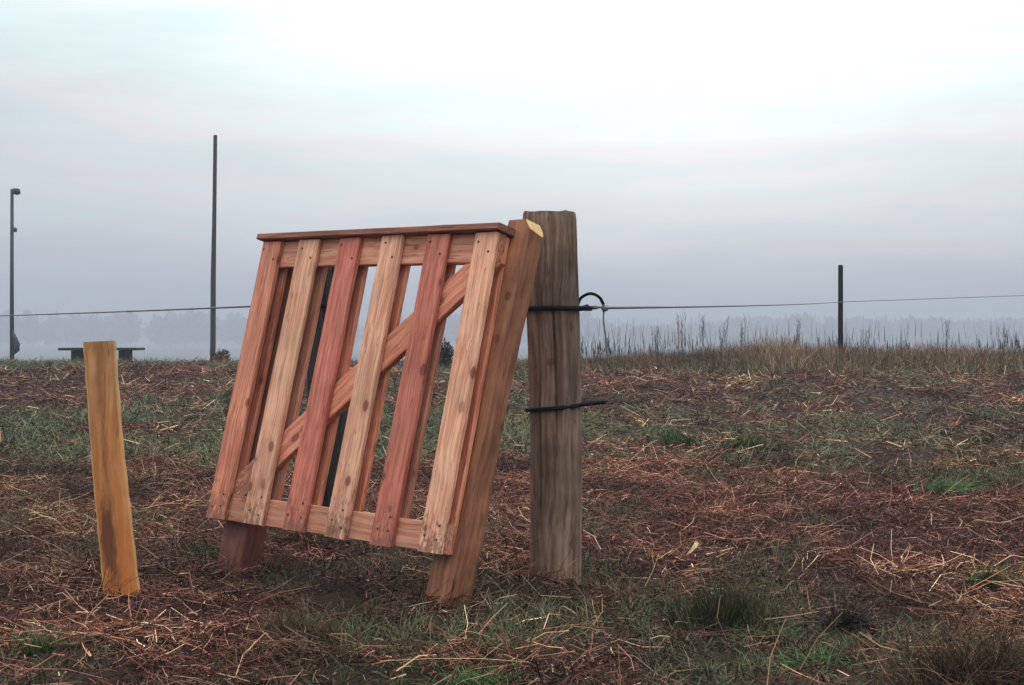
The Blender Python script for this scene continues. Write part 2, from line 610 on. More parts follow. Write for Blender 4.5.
def blade_mesh(name, packs):
    vs_, qs, cs, off = [], [], [], 0
    for V, Q, C in packs:
        vs_.append(V)
        qs.append(Q + off)
        cs.append(C)
        off += len(V)
    V, Q, C = np.concatenate(vs_), np.concatenate(qs), np.concatenate(cs)
    me = bpy.data.meshes.new(name)
    me.vertices.add(len(V))
    me.vertices.foreach_set('co', V.ravel())
    me.loops.add(Q.size)
    me.loops.foreach_set('vertex_index', Q.ravel())
    me.polygons.add(len(Q))
    me.polygons.foreach_set('loop_start', np.arange(len(Q)) * 4)
    me.update(calc_edges=True)
    at = me.color_attributes.new('Col', 'FLOAT_COLOR', 'POINT')
    at.data.foreach_set('color', np.concatenate([C, np.ones((len(C), 1))], 1).ravel())
    return me


def fan_points(n, y0, y1, k=.37, margin=.9, power=1.0):
    """random places in the wedge of field in front of the camera"""
    y = y0 + (y1 - y0) * rng.random(int(n * 2.2)) ** power
    keep = rng.random(len(y)) < (k * y + margin) / (k * y1 + margin)
    y = y[keep][:n]
    x = rng.uniform(-1, 1, len(y)) * (k * y + margin)
    return x, y


def palette(n, cols, weights, jitter=.22):
    cols = np.array(cols)
    w = np.array(weights, float)
    c = cols[rng.choice(len(cols), n, p=w / w.sum())]
    return np.clip(c * (1 + rng.normal(0, jitter, (n, 1))), .004, .9)


STRAW = [(.026, .008, .007), (.092, .032, .025), (.20, .085, .064), (.38, .215, .155), (.56, .40, .29)]
GREEN = [(.022, .040, .018), (.05, .078, .038), (.10, .125, .072), (.165, .165, .10), (.24, .195, .125)]


def scatter_straw(n, y0, y1, lmin, lmax, wmin, wmax, lift, seg=2):
    x, y = fan_points(n, y0, y1)
    g = greenness(x, y)
    keep = rng.random(len(x)) > np.clip(g * .85, 0, .85)
    clump = fbm(x * 3.1, y * 3.1, 77, 3)
    keep &= rng.random(len(x)) < np.clip((clump - .33) * 3.6, .10, 1) * np.clip(1 - 16 * hollow(x, y), .12, 1)
    x, y = x[keep], y[keep]
    m = len(x)
    z = height(x, y) + rng.random(m) ** 1.7 * lift
    flow = (fbm(x * .8, y * .8, 55, 2) - .5) * 3.0
    az = np.where(rng.random(m) < .6, flow + rng.normal(0, .55, m), rng.uniform(0, 2 * math.pi, m))
    az += math.pi * (rng.random(m) < .5)
    el = rng.normal(.10, .30, m)
    up = rng.random(m) < .05
    el[up] = rng.uniform(.5, 1.4, up.sum())
    ln = lmin + (lmax - lmin) * rng.random(m) ** 2.8
    ln[up] *= .6
    wd = rng.uniform(wmin, wmax, m)
    col = palette(m, STRAW, [32, 33, 23, 9, 3])
    tone = np.clip(-.45 + 2.9 * fbm(x * 1.7, y * 1.7, 91, 4), .28, 1.9)[:, None]
    hue = np.clip(fbm(x * .9, y * .9, 101, 3) * 2.4 - .75, 0, 1)[:, None]      # rusty here, ochre there
    tone = tone * (np.array([1.03, .90, .84]) * (1 - hue) + np.array([1.02, 1.18, .92]) * hue)
    return ribbons(np.stack([x, y, z], 1), az, el, ln, wd, rng.normal(.25, .55, m), col * tone, seg,
                   roll=rng.uniform(-.9, .9, m), tipw=.6, end_az=rng.normal(0, .6, m))


def scatter_grass(n, y0, y1, lmin, lmax, wmin, wmax, pal=GREEN, wts=(18, 26, 28, 18, 10), seg=2, gate=None, flat=.9):
    x, y = fan_points(n, y0, y1)
    # drawn together into little clumps
    cx = np.round(x * 7 + vnoise(x * 5, y * 5, 5)) / 7
    cy = np.round(y * 7 + vnoise(x * 5, y * 5, 6)) / 7
    x = x * .45 + cx * .55 + rng.normal(0, .02, len(x))
    y = y * .45 + cy * .55 + rng.normal(0, .02, len(y))
    g = greenness(x, y) if gate is None else gate(x, y)
    keep = rng.random(len(x)) < g ** 1.2
    x, y = x[keep], y[keep]
    m = len(x)
    z = height(x, y) - .004
    az = rng.uniform(0, 2 * math.pi, m)
    el = np.clip(rng.normal(flat, .35, m), .15, 1.5)
    size = .55 + .9 * fbm(x * 1.6, y * 1.6, 63, 3)
    ln = (lmin + (lmax - lmin) * rng.random(m) ** 1.5) * size
    col = palette(m, pal, wts)
    yel = np.clip(fbm(x * .7, y * .7, 14, 3) * 1.6 - .45, 0, 1)[:, None]
    col = col * (1 - .55 * yel) + np.array([.17, .14, .075]) * .55 * yel
    return ribbons(np.stack([x, y, z], 1), az, el, ln, rng.uniform(wmin, wmax, m), rng.uniform(.3, 1.5, m), col, seg)


def fine_litter(n):
    """chopped bits, moss and crumbs that cover the soil everywhere"""
    x, y = fan_points(n, 3.3, 10.5)
    m = len(x)
    z = height(x, y) + rng.random(m) * .008
    g = greenness(x, y)
    col = palette(m, [(.022, .009, .007), (.058, .023, .018), (.12, .05, .038), (.23, .125, .09)], [32, 32, 26, 10], .3)
    moss = palette(m, [(.022, .028, .012), (.045, .052, .022), (.08, .082, .04), (.11, .08, .045)], [28, 34, 24, 14], .3)
    col = np.where((rng.random(m) < g * .9)[:, None], moss, col)
    return ribbons(np.stack([x, y, z], 1), rng.uniform(0, 6.28, m), rng.normal(.25, .45, m), .008 + .045 * rng.random(m) ** 2,
                   rng.uniform(.002, .0065, m), rng.normal(.3, .6, m), col, 1, roll=rng.uniform(-.8, .8, m), tipw=.4)


def foot_litter(cx, cy, rad, n):
    a = rng.uniform(0, 2 * math.pi, n)
    rr = rad + np.abs(rng.normal(0, .06, n))
    x, y = cx + rr * np.cos(a), cy + rr * np.sin(a)
    z = height(x, y) + rng.random(n) * .02
    return ribbons(np.stack([x, y, z], 1), a + rng.normal(1.57, .9, n), rng.normal(.25, .4, n), rng.uniform(.03, .16, n),
                   rng.uniform(.002, .0045, n), rng.normal(.4, .5, n), palette(n, STRAW, [34, 32, 22, 9, 3]), 2, tipw=.5,
                   end_az=rng.normal(0, .6, n))


straw = link('straw', blade_mesh('straw', [
    scatter_straw(230000, 3.3, 10.5, .03, .24, .0018, .0042, .05, 2),
    foot_litter(-1.37, 5.29, .07, 260), foot_litter(.165, 5.68, .11, 320), foot_litter(-.23, 5.12, .08, 380),
    foot_litter(-1.10, 5.85, .08, 360),
    fine_litter(330000),
    scatter_straw(150000, 3.3, 10.5, .015, .08, .0020, .0055, .03, 1),
    scatter_straw(900, 3.4, 10.5, .2, .5, .002, .0036, .07, 3),
    scatter_straw(260000, 10.0, 25.0, .04, .22, .004, .010, .04, 1),
]), M_STRAW)
tag(straw, 'reddish brown mown straw strewn over the field', 'straw', kind='stuff')

grass = link('grass', blade_mesh('grass', [
    scatter_grass(170000, 3.3, 10.0, .03, .11, .002, .0042),
    scatter_grass(260000, 9.2, 25.5, .05, .19, .005, .011, seg=2, flat=.55),
]), M_GRASS)
tag(grass, 'short dull green grass growing in patches through the straw', 'grass', kind='stuff')


# ---------------------------------------------------------------- rough bank at the field's edge
def bank_gate(x, y):
    s = np.clip((x - .2) / 1.2, 0, 1) * np.exp(-((y - 23.3) / 1.5) ** 2)
    return s * np.clip(.25 + 1.5 * fbm(x * .9, y * .9, 31, 3), .2, 1)


DRY = [(.13, .075, .05), (.21, .13, .078), (.31, .205, .12), (.075, .08, .038), (.06, .032, .03)]
bx, by = rng.uniform(.2, 13, 60000), rng.normal(22.8, 1.2, 60000)
kb = rng.random(60000) < bank_gate(bx, by) + .12
bx, by = bx[kb], by[kb]
mb = len(bx)
tonef = fbm(bx * .75, by * .4, 19, 3)
bcol = palette(mb, DRY, [26, 26, 20, 16, 12])
bcol *= (.25 + 1.3 * tonef)[:, None]
bank_grass = link('bank_grass', blade_mesh('bank_grass', [
    ribbons(np.stack([bx, by, height(bx, by) - .01], 1), rng.uniform(0, 6.28, mb), np.clip(rng.normal(1.15, .3, mb), .3, 1.55),
            rng.uniform(.10, .36, mb) * (.35 + 1.5 * tonef ** 1.5), rng.uniform(.006, .014, mb), rng.uniform(.1, 1.2, mb), bcol, 2)]), M_GRASS)
tag(bank_grass, 'long dry yellow and brown grass along the bank behind the wire', 'grass', kind='stuff')


def stalk_pack(x, y, h, w, col, lean=.2, heads=True):
    m = len(x)
    z = height(x, y)
    base = np.stack([x, y, z], 1)
    az = rng.uniform(0, 6.28, m)
    el = math.pi / 2 - np.abs(rng.normal(0, lean, m))
    packs = []
    for r in (0.0, 1.0):           # two crossed ribbons, so that a stalk has body from any side
        V, Q, C = ribbons(base, az, el, h, w, np.zeros(m), col, 2, roll=np.full(m, r * 1.57), tipw=.6)
        packs.append((V, Q, C))
        if heads:
            d = np.stack([np.cos(az) * np.cos(el), np.sin(az) * np.cos(el), np.sin(el)], 1)
            hb = base + d * (h * .62)[:, None]
            V, Q, C = ribbons(hb, az, el, h * .40, w * rng.uniform(1.2, 2.6, m), np.zeros(m), col * .85, 3,
                              roll=np.full(m, r * 1.57), tipw=.35)
            packs.append((V, Q, C))
    return packs


def clumped(n):
    x_ = rng.uniform(.5, 13, n * 6)
    w_ = np.clip(fbm(x_ * 1.9, x_ * 0 + .5, 123, 3) * 3 - 1.05, .03, 1) ** 1.6
    return x_[rng.random(n * 6) < w_][:n]


sx = clumped(700)
sy = rng.normal(24.0, .7, 700)
sh_ = .10 + .20 * rng.random(700) ** 1.8 + .20 * vnoise(sx * 1.3, sy * 0, 8)
scol = palette(700, [(.06, .034, .036), (.095, .058, .055), (.14, .095, .075)], [5, 4, 2])
tx = clumped(900)
ty = rng.normal(24.4, .7, 900)
th_ = .22 + .5 * rng.random(900) ** 1.7
tcol = palette(900, [(.085, .055, .058), (.14, .10, .09)], [1, 1])
stalks = link('weed_stalks', blade_mesh('weed_stalks', stalk_pack(sx, sy, sh_, rng.uniform(.005, .012, 700), scol)
                                        + stalk_pack(tx, ty, th_, rng.uniform(.003, .006, 900), tcol)), M_GRASS)
tag(stalks, 'dark dead weed stalks standing along the grassy bank', 'weeds', kind='stuff')

WEED_LABELS = ['short feathery dead weed on the bank, nearest of the tall weeds to the thick post',
               'tallest feathery dead weed on the bank, second from the thick post',
               'tall feathery dead weed on the bank, third from the thick post',
               'tall feathery dead weed on the bank, fourth from the thick post',
               'tall feathery dead weed on the bank, fifth from the thick post',
               'tall feathery dead weed on the bank just left of the black far post',
               'short feathery dead weed on the bank just right of the black far post',
               'tall feathery dead weed on the bank between far post and right edge',
               'feathery dead weed on the bank closest to the right edge']
# taller feathery weeds that stand out one by one above the bank
for k, (px, ptop, d) in enumerate(((656, 327, 24.2), (681, 312, 24.0), (703, 314, 24.5), (724, 318, 24.3), (741, 317, 24.6),
                                   (798, 321, 24.4), (867, 329, 24.2), (948, 321, 24.6), (1003, 326, 24.3))):
    g0 = at_depth(px, 345, d)
    gz = float(height(g0.x, d))
    hh = at_depth(px, ptop, d).z - gz
    packs = []
    for j in range(5):
        jx, jy = g0.x + random.gauss(0, .035), d + random.gauss(0, .035)
        hj = hh * random.uniform(.72, 1.0) if j else hh
        one = lambda v: np.array([v])
        col = np.array([[.085, .058, .056]]) * random.uniform(.7, 1.3)
        az0, el0 = random.uniform(0, 6.28), 1.57 - abs(random.gauss(0, .05))
        for r in (0, 1.57):
            packs.append(ribbons(np.array([[jx, jy, gz - .01]]), one(az0), one(el0), one(hj), one(.009), one(0.), col, 3, roll=one(r), tipw=.4))
        nb = 16
        t = np.linspace(.45, .98, nb)
        dv = np.array([math.cos(az0) * math.cos(el0), math.sin(az0) * math.cos(el0), math.sin(el0)])
        bb = np.array([jx, jy, gz]) + dv[None] * (t * hj)[:, None]
        packs.append(ribbons(bb, rng.uniform(0, 6.28, nb), rng.uniform(.7, 1.3, nb), hj * rng.uniform(.07, .17, nb), np.full(nb, .007),
                             rng.normal(0, .4, nb), np.repeat(col, nb, 0), 1, tipw=.5))
    me = blade_mesh('tall_weed', packs)
    o = link('tall_weed', me, M_GRASS)
    tag(o, WEED_LABELS[k], 'weed', 'tall weeds on the bank')


# ---------------------------------------------------------------- single tufts that stand out
def tuft(name, label, px, py, n, rad, hmin, hmax, pal, wts, elev=1.25, sd=.22, wd=(.002, .004), bend=(.1, .9), squash=.6, dirx=None):
    p = on_ground(px, py)
    q = np.clip(rng.normal(0, .45, (n, 2)), -1, 1)
    bx_, by_ = q[:, 0] * rad, q[:, 1] * rad * squash
    az = np.arctan2(by_, bx_) + rng.normal(0, .7, n)
    if dirx is not None:
        az = rng.normal(dirx, .6, n)
    nc = max(5, n // 90)
    cc = rng.normal(0, .45, (nc, 2))
    own = rng.integers(0, nc, n)
    q = np.clip(cc[own] * .75 + q * .42, -1.1, 1.1)
    bx_, by_ = q[:, 0] * rad, q[:, 1] * rad * squash
    az = np.where(rng.random(n) < .5, rng.normal(rng.uniform(0, 6.28, nc)[own], .6), az)
    tall = rng.uniform(.55, 1.1, nc)[own]
    r = np.hypot(q[:, 0], q[:, 1])
    el = np.clip(rng.normal(elev, sd, n) - .35 * np.clip(r, 0, 1.2), .1, 1.55)
    ln = rng.uniform(hmin, hmax, n) * np.clip(1.15 - .35 * r, .4, 1.2) * tall
    wx, wy = p.x + bx_, p.y + by_
    base = np.stack([bx_, by_, height(wx, wy) - p.z - .005], 1)
    me = blade_mesh(name, [ribbons(base, az, el, ln, rng.uniform(wd[0], wd[1], n), rng.uniform(bend[0], bend[1], n),
                                   palette(n, pal, wts), 3)])
    o = link(name, me, M_GRASS, loc=p)
    tag(o, label, 'plant')
    return o


RUSH = [(.012, .022, .012), (.020, .034, .016), (.035, .05, .022), (.10, .065, .04), (.17, .11, .06)]
LIVE = [(.024, .070, .022), (.045, .125, .040), (.08, .175, .06), (.14, .18, .075)]
DARK = [(.010, .010, .014), (.018, .017, .024), (.035, .025, .024), (.09, .055, .035)]
tuft('rush_tuft', 'upright dark green rush tuft, the largest, right of the thick post', 716, 628, 1700, .20, .10, .20, RUSH, [30, 30, 18, 14, 8], 1.40, .2, bend=(.0, .5))
tuft('dark_tuft', 'small blackish tuft of dead leaves right of the dark green rush tuft', 846, 624, 620, .10, .07, .16, DARK, [26, 24, 26, 24], .95, .42, bend=(.1, 1.2))
tuft('brown_tuft', 'big dark brown tussock in the bottom right corner', 985, 690, 2400, .26, .10, .25,
     [(.02, .012, .010), (.05, .028, .018), (.11, .065, .035), (.19, .12, .065), (.05, .065, .025)], [34, 26, 20, 12, 8], 1.15, .36, bend=(.1, 1.3))
tuft('green_tuft', 'bright green flattened grass tuft on the right beyond the straw', 934, 497, 700, .20, .10, .24, LIVE, [30, 34, 26, 10], .75, .25, (.003, .006), dirx=.2)
tuft('green_tuft', 'rounded green tuft in the middle distance right of the thick post', 752, 450, 600, .30, .10, .22, LIVE[:3] + [(.09, .10, .05)], [34, 30, 16, 20], 1.1, .3, (.004, .008))
tuft('green_tuft', 'small dark green tuft left of the rounded tuft in the middle distance', 674, 446, 360, .18, .10, .22, LIVE[:2] + [(.09, .09, .05)], [40, 30, 30], 1.2, .3, (.004, .008))
tuft('green_tuft', 'green grass tuft at the lower left edge, in front of the yellow stake', 40, 656, 420, .10, .06, .15, LIVE + [(.16, .11, .05)], [36, 28, 14, 8, 14], 1.25, .25)
tuft('green_tuft', 'green grass tuft at the right edge level with the rush tuft', 996, 588, 420, .12, .07, .14, LIVE, [40, 34, 18, 8], 1.1, .3)
tuft('green_tuft', 'low bright green grass spreading in front of the rush tuft', 740, 640, 620, .24, .06, .15, LIVE, [30, 34, 26, 10], .55, .25, squash=.35)
tuft('green_tuft', 'low bright green grass patch near the bottom edge below the dark tuft', 800, 668, 460, .18, .05, .12, LIVE, [32, 34, 22, 12], .55, .25, squash=.35)
tuft('pale_tuft', 'pale green grass tuft below the slatted gate', 512, 655, 300, .11, .05, .12, [(.09, .10, .05), (.14, .13, .07), (.05, .075, .03)], [1, 1, 1], .9, .3)
tuft('brown_tuft', 'dry brown tuft of fine stems in front of the left end of the gate', 292, 640, 700, .17, .06, .15,
     [(.05, .03, .02), (.10, .06, .035), (.17, .11, .06), (.06, .065, .03)], [30, 30, 22, 18], 1.25, .25)
tuft('green_tuft', 'green grass tuft along the foot of the left leaning timber', 216, 560, 420, .14, .05, .11, LIVE, [40, 36, 14, 10], .9, .3)
tuft('green_tuft', 'flat green grass below the thick post near the bottom edge', 470, 690, 420, .17, .05, .12, LIVE, [40, 34, 16, 10], .6, .3, squash=.4)

# curled pale dead leaf lying on the straw
p = on_ground(686, 560)
bm = bmesh.new()
rows = []
for i in range(9):
    t = i / 8
    wv = .009 * math.sin(math.pi * (t * .9 + .08)) + .001
    zc = .025 + .045 * t - .05 * (t - .55) ** 2
    xc = .03 * math.sin(t * 2.6) + .02 * t
    rows.append([bm.verts.new((xc + s * wv, -.03 + .05 * t, zc + .012 * abs(s))) for s in (-1, -.4, .4, 1)])
for a, b_ in zip(rows, rows[1:]):
    for j in range(3):
        bm.faces.new((a[j], a[j + 1], b_[j + 1], b_[j]))
leaf = link('dead_leaf', bm_mesh('dead_leaf', bm), plain('pale_dead_leaf', (.52, .36, .22), .6), loc=p, smooth=True)
tag(leaf, 'curled pale dead leaf on the straw right of the thick post', 'leaf')


# ---------------------------------------------------------------- timber helpers
def board(name, L, W, T, mat, parent, seg=10, bow=.003, seed=0, bevel=.003, chip=.0012):
    """sawn board: length along local Z, width X, thickness Y; arrises eased, slightly bowed"""
    r = random.Random(seed)
    bm = bmesh.new()
    ring = []
    b = bevel
    prof = [(-W / 2 + b, -T / 2), (W / 2 - b, -T / 2), (W / 2, -T / 2 + b), (W / 2, T / 2 - b), (W / 2 - b, T / 2), (-W / 2 + b, T / 2), (-W / 2, T / 2 - b), (-W / 2, -T / 2 + b)]
    ph, am = r.uniform(0, 6.28), r.uniform(-1, 1) * bow
    for i in range(seg + 1):
        t = i / seg
        ox = am * math.sin(math.pi * t) + r.gauss(0, chip * .4)
        oy = 0
        row = []
        for (x, y) in prof:
            row.append(bm.verts.new((x + ox + r.gauss(0, chip * .35), y + oy, (t - .5) * L + (r.gauss(0, .0016) if i in (0, seg) else 0))))
        ring.append(row)
    for a, c in zip(ring, ring[1:]):
        for j in range(8):
            k = (j + 1) % 8
            bm.faces.new((a[j], a[k], c[k], c[j]))
    bm.faces.new(list(reversed(ring[0])))
    bm.faces.new(ring[-1])
    return link(name, bm_mesh(name, bm), mat, parent)


def loft(rings, cap=True):
    bm = bmesh.new()
    R = [[bm.verts.new(v) for v in ring] for ring in rings]
    n = len(R[0])
    for a, c in zip(R, R[1:]):
        for j in range(n):
            k = (j + 1) % n
            bm.faces.new((a[j], a[k], c[k], c[j]))
    if cap:
        for ring, rev in ((R[0], True), (R[-1], False)):
            c = bm.verts.new(sum((v.co for v in ring), Vector()) / n)
            for j in range(n):
                k = (j + 1) % n
                bm.faces.new((ring[k], ring[j], c) if rev else (ring[j], ring[k], c))
    return bm


def tube(points, radius, sides=8, cap=True):
    pts = [Vector(p) for p in points]
    rad = radius if isinstance(radius, (list, tuple)) else [radius] * len(pts)
    rings = []
    up = Vector((.13, .21, .97)).normalized()
    for i, p in enumerate(pts):
        d = (pts[min(i + 1, len(pts) - 1)] - pts[max(i - 1, 0)]).normalized()
        u = d.cross(up)
        if u.length < 1e-3:
            u = d.cross(Vector((1, 0, 0)))
        u.normalize()
        v = u.cross(d)
        rings.append([p + (u * math.cos(2 * math.pi * j / sides) + v * math.sin(2 * math.pi * j / sides)) * rad[i] for j in range(sides)])
    return loft(rings, cap)


def curve_pts(ctrl, n=8):
    """Catmull-Rom through the control points"""
    P = [Vector(c) for c in ctrl]
    P = [P[0] * 2 - P[1]] + P + [P[-1] * 2 - P[-2]]
    out = []
    for i in range(1, len(P) - 2):
        for s in range(n):
            t = s / n
            a, b, c, d = P[i - 1], P[i], P[i + 1], P[i + 2]
            out.append(.5 * ((2 * b) + (c - a) * t + (2 * a - 5 * b + 4 * c - d) * t * t + (3 * b - 3 * c + d - a) * t ** 3))
    out.append(P[-2])
    return out


# ---------------------------------------------------------------- the slatted gate
GU = Vector((-0.74698765, 0.66466562, 0.01513525))     # along the gate, right to left
GV = Vector((0.17282119, 0.17214255, 0.96979368))      # up the leaning gate
GN = Vector((0.64198309, 0.72703959, -0.24345666))     # away from the camera
GO = Vector((-0.242174, 5.0, 0.18848355))              # lower right front corner
G_W, G_H = 1.277, 1.123
T_S, T_R = .020, .030

gate = empty('slatted_gate')
rotg = Matrix((-GU, GN, GV)).transposed().to_4x4()      # local x = to the right, y = away, z = up the slats
gate_base = GO + GU * (G_W / 2)
gate.matrix_world = Matrix.Translation(gate_base) @ rotg
tag(gate, 'slatted wooden gate of pink and pale boards leaning back against two timbers', 'gate')


def gpos(u, v, n):
    return Vector((G_W / 2 - u, n, v))


slat_us = [(.001, .107), (.236, .345), (.475, .585), (.702, .816), (.936, 1.054), (1.166, 1.277)]
slat_mats = [M_PALE, M_RED, M_PALE, M_RED, M_PALE, M_PINK]
nail_me = None
for i, ((u0, u1), mat) in enumerate(zip(slat_us, slat_mats)):
    s = board('slat', G_H + random.uniform(-.004, .004), u1 - u0, T_S, mat, gate, seed=i)
    s.location = gpos((u0 + u1) / 2, G_H / 2, T_S / 2)
    W = u1 - u0
    spots = [(-.28, .055), (.24, .10), (-.30, G_H - .03), (.26, G_H - .075), (.27, .045)]
    for (a, v) in spots:
        if nail_me is None:
            bm = bmesh.new()
            bmesh.ops.create_cone(bm, cap_ends=True, segments=8, radius1=.0052, radius2=.0042, depth=.003)
            bmesh.ops.rotate(bm, verts=bm.verts, matrix=Matrix.Rotation(math.pi / 2, 3, 'X'))
            nail_me = bm_mesh('nail', bm)
            nail_me.materials.append(M_NAIL)
        nl = bpy.data.objects.new('nail', nail_me)
        COL.objects.link(nl)
        nl.parent = s
        nl.location = (a * W + random.uniform(-.008, .008), -T_S / 2 - .0005, v - G_H / 2 + random.uniform(-.008, .008))
back_mats = [M_PINK, M_RAIL, M_PINK, M_PINK, M_RAIL, M_PINK]
for i, ((u0, u1), mat) in enumerate(zip(slat_us, back_mats)):
    s = board('slat', G_H - .012, u1 - u0, T_S, mat, gate, seed=20 + i)
    s.location = gpos((u0 + u1) / 2 + random.uniform(-.004, .004), G_H / 2 + .002, T_S * 1.5 + T_R + .001)
# rails and brace between the two rows of slats
for (v0, v1, sd) in ((.003, .104, 1), (1.018, G_H + .002, 2)):
    r = board('rail', G_W - .004, v1 - v0, T_R, M_RAIL, gate, seed=40 + sd)
    r.rotation_euler = (0, math.pi / 2, 0)
    r.location = gpos(G_W / 2, (v0 + v1) / 2, T_S + T_R / 2 + .0005)
a0, a1 = Vector((1.150, .128)), Vector((.085, 1.0))
dv = a1 - a0
br = board('diagonal_brace', 1.60, .108, T_R - .002, M_PINK, gate, seed=50)
mid = (a0 + a1) / 2
br.location = gpos(mid.x, mid.y, T_S + T_R / 2 + .0005)
br.rotation_euler = (0, math.atan2(-dv.x, dv.y), 0)


def cut_brace(me):
    """trim the brace's ends flush with the two rails"""
    bm = bmesh.new()
    bm.from_mesh(me)
    mw = Matrix.Translation(br.location) @ br.rotation_euler.to_matrix().to_4x4()
    inv = mw.inverted()
    for v, sgn in ((.106, -1), (1.016, 1)):
        co = inv @ Vector((0, 0, v))
        no = inv.to_3x3() @ Vector((0, 0, sgn))
        g_ = bmesh.ops.bisect_plane(bm, geom=bm.verts[:] + bm.edges[:] + bm.faces[:], plane_co=co, plane_no=no, clear_outer=True)
        ed = [e for e in g_['geom_cut'] if isinstance(e, bmesh.types.BMEdge)]
        bmesh.ops.holes_fill(bm, edges=ed)
    bm.to_mesh(me)
    bm.free()


cut_brace(br.data)
capb = board('cap_board', 1.31, .112, .024, M_CAP, gate, seed=60, bow=.004)
# board's length -> gate x, its width -> gate y, its thickness -> gate z
capb.rotation_euler = Matrix(((0, 0, 1), (1, 0, 0), (0, 1, 0))).to_euler()
capb.location = gpos(G_W / 2 + .004, G_H + .0145 + .002, .036)


# ---------------------------------------------------------------- leaning timbers behind the gate
def split_timber(name, L, w, d, mat, seed, taper=1.0, round_=.035):
    """squared-off split log: local x across, y depth, z along; wavy faces"""
    r = random.Random(seed)
    rings = []
    prof = []
    for cx, cy, a0_ in ((1, -1, -90), (1, 1, 0), (-1, 1, 90), (-1, -1, 180)):
        rr = .012 if cy < 0 else round_
        for k in range(4):
            a = math.radians(a0_ + k * 30)
            prof.append((cx * (w / 2 - rr) + rr * math.cos(a), cy * (d / 2 - rr) + rr * math.sin(a)))
    n = 26
    ph = [r.uniform(0, 6.28) for _ in prof]
    for i in range(n + 1):
        t = i / n
        z = t * L
        row = []
        for j, (x, y) in enumerate(prof):
            wob_ = 1 + .035 * math.sin(t * 9 + ph[j] * .3) + r.gauss(0, .008)
            row.append(Vector((x * wob_ + .004 * math.sin(t * 7), -d / 2 + (y + d / 2) * (1 + (taper - 1) * t) + y * (wob_ - 1), z)))
        rings.append(row)
    return loft(rings)


def trim(bm, co, no, mat_index=1):
    g_ = bmesh.ops.bisect_plane(bm, geom=bm.verts[:] + bm.edges[:] + bm.faces[:], plane_co=co, plane_no=no, clear_outer=True)
    ed = [e for e in g_['geom_cut'] if isinstance(e, bmesh.types.BMEdge)]
    f = bmesh.ops.holes_fill(bm, edges=ed)
    for q in f['faces']:
        q.material_index = mat_index


def leaning(name, label, u, u_top, w, d, top_v, mat, seed, fresh=True, taper=1.0):
    back = 2 * T_S + T_R + .004
    v0 = -(GO.z + GN.z * (back + d / 2) + GU.z * u) / GV.z - .12        # starts a little below ground
    base = GO + GU * u + GN * (back + d / 2) + GV * v0
    z_ax = GV * (top_v - v0) + GU * (u_top - u)
    L = z_ax.length
    z_ax.normalize()
    x_ax = GN.cross(z_ax).normalized()
    bm = split_timber(name, L, w, d, mat, seed, taper)
    # sawn top, its outer back corner cut away slantwise
    trim(bm, Vector((0, 0, L - .012)), Vector((-.08, -.05, 1)).normalized(), 0)
    if fresh:
        trim(bm, Vector((w * .22, 0, L - .012)), Vector((.80, .10, .60)).normalized(), 1)
    me = bm_mesh(name, bm)
    me.materials.append(mat)
    me.materials.append(M_CUT)
    o = link(name, me, None)
    o.matrix_world = Matrix.Translation(base) @ Matrix((x_ax, GN, z_ax)).transposed().to_4x4()
    tag(o, label, 'post')
    return o


leaning('leaning_timber', 'brown split timber with pale cut top leaning against the thick post', .060, -.018, .112, .135, 1.205, M_BROWN, 3, True, .70)
leaning('leaning_timber', 'dark damp timber holding up the left end of the gate', 1.185, 1.15, .135, .12, 1.06, M_DARKWOOD, 9, False)


# ---------------------------------------------------------------- thick round fence posts
def round_post(name, label, base, top, r0, r1, seed, mat=M_BARK):
    r = random.Random(seed)
    n, sides = 60, 84
    axis_ = top - base
    rings = []
    off = r.uniform(0, 50)
    th_ = np.linspace(0, 2 * math.pi, sides, endpoint=False)
    for i in range(n + 1):
        t = i / n
        c = base + axis_ * t
        rad = r0 + (r1 - r0) * t
        # flutes, checks and slight crookedness
        k = fbm(np.cos(th_) * 2.2 + off, np.sin(th_) * 2.2 + t * 1.7 + off, seed, 3) - .5
        crk = fbm(th_ * 5.5 + off, np.full(sides, t * 1.6), seed + 5, 2)
        crk2 = vnoise(th_ * 13 + off, np.full(sides, t * 2.4), seed + 8)
        rr = rad * (1 + .10 * k) - .012 * np.clip((crk - .64) * 8, 0, 1) - .004 * np.clip((crk2 - .7) * 5, 0, 1)
        if i == n:
            rr = rr - .003
        cx = c.x + .006 * math.sin(t * 5 + off)
        cy = c.y + .006 * math.cos(t * 4 + off)
        rings.append([(cx + rr[j] * math.cos(th_[j]) - base.x, cy + rr[j] * math.sin(th_[j]) - base.y,
                       c.z - base.z + (.012 * (vnoise(th_[j] * 2, 0.5, seed) - .5) if i >= n - 1 else 0)) for j in range(sides)])
    o = link(name, bm_mesh(name, loft(rings)), mat, loc=base, smooth=True)
    o.data.set_sharp_from_angle(angle=math.radians(42))
    tag(o, label, 'fence post')
    return o


pb, pt = at_depth(557, 580, 5.68), at_depth(550.5, 213, 5.68)
pb.z = -.1
post = round_post('fence_post', 'thick weathered round post right of the gate, black hose around it', pb, pt, .096, .103, 4)
qb, qt = at_depth(328, 540, 6.82), at_depth(324, 247, 6.82)
qb.z = -.1
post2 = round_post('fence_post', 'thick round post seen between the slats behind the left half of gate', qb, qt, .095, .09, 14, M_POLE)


def on_post(b, t, z):
    k = (z - b.z) / (t.z - b.z)
    return b + (t - b) * k


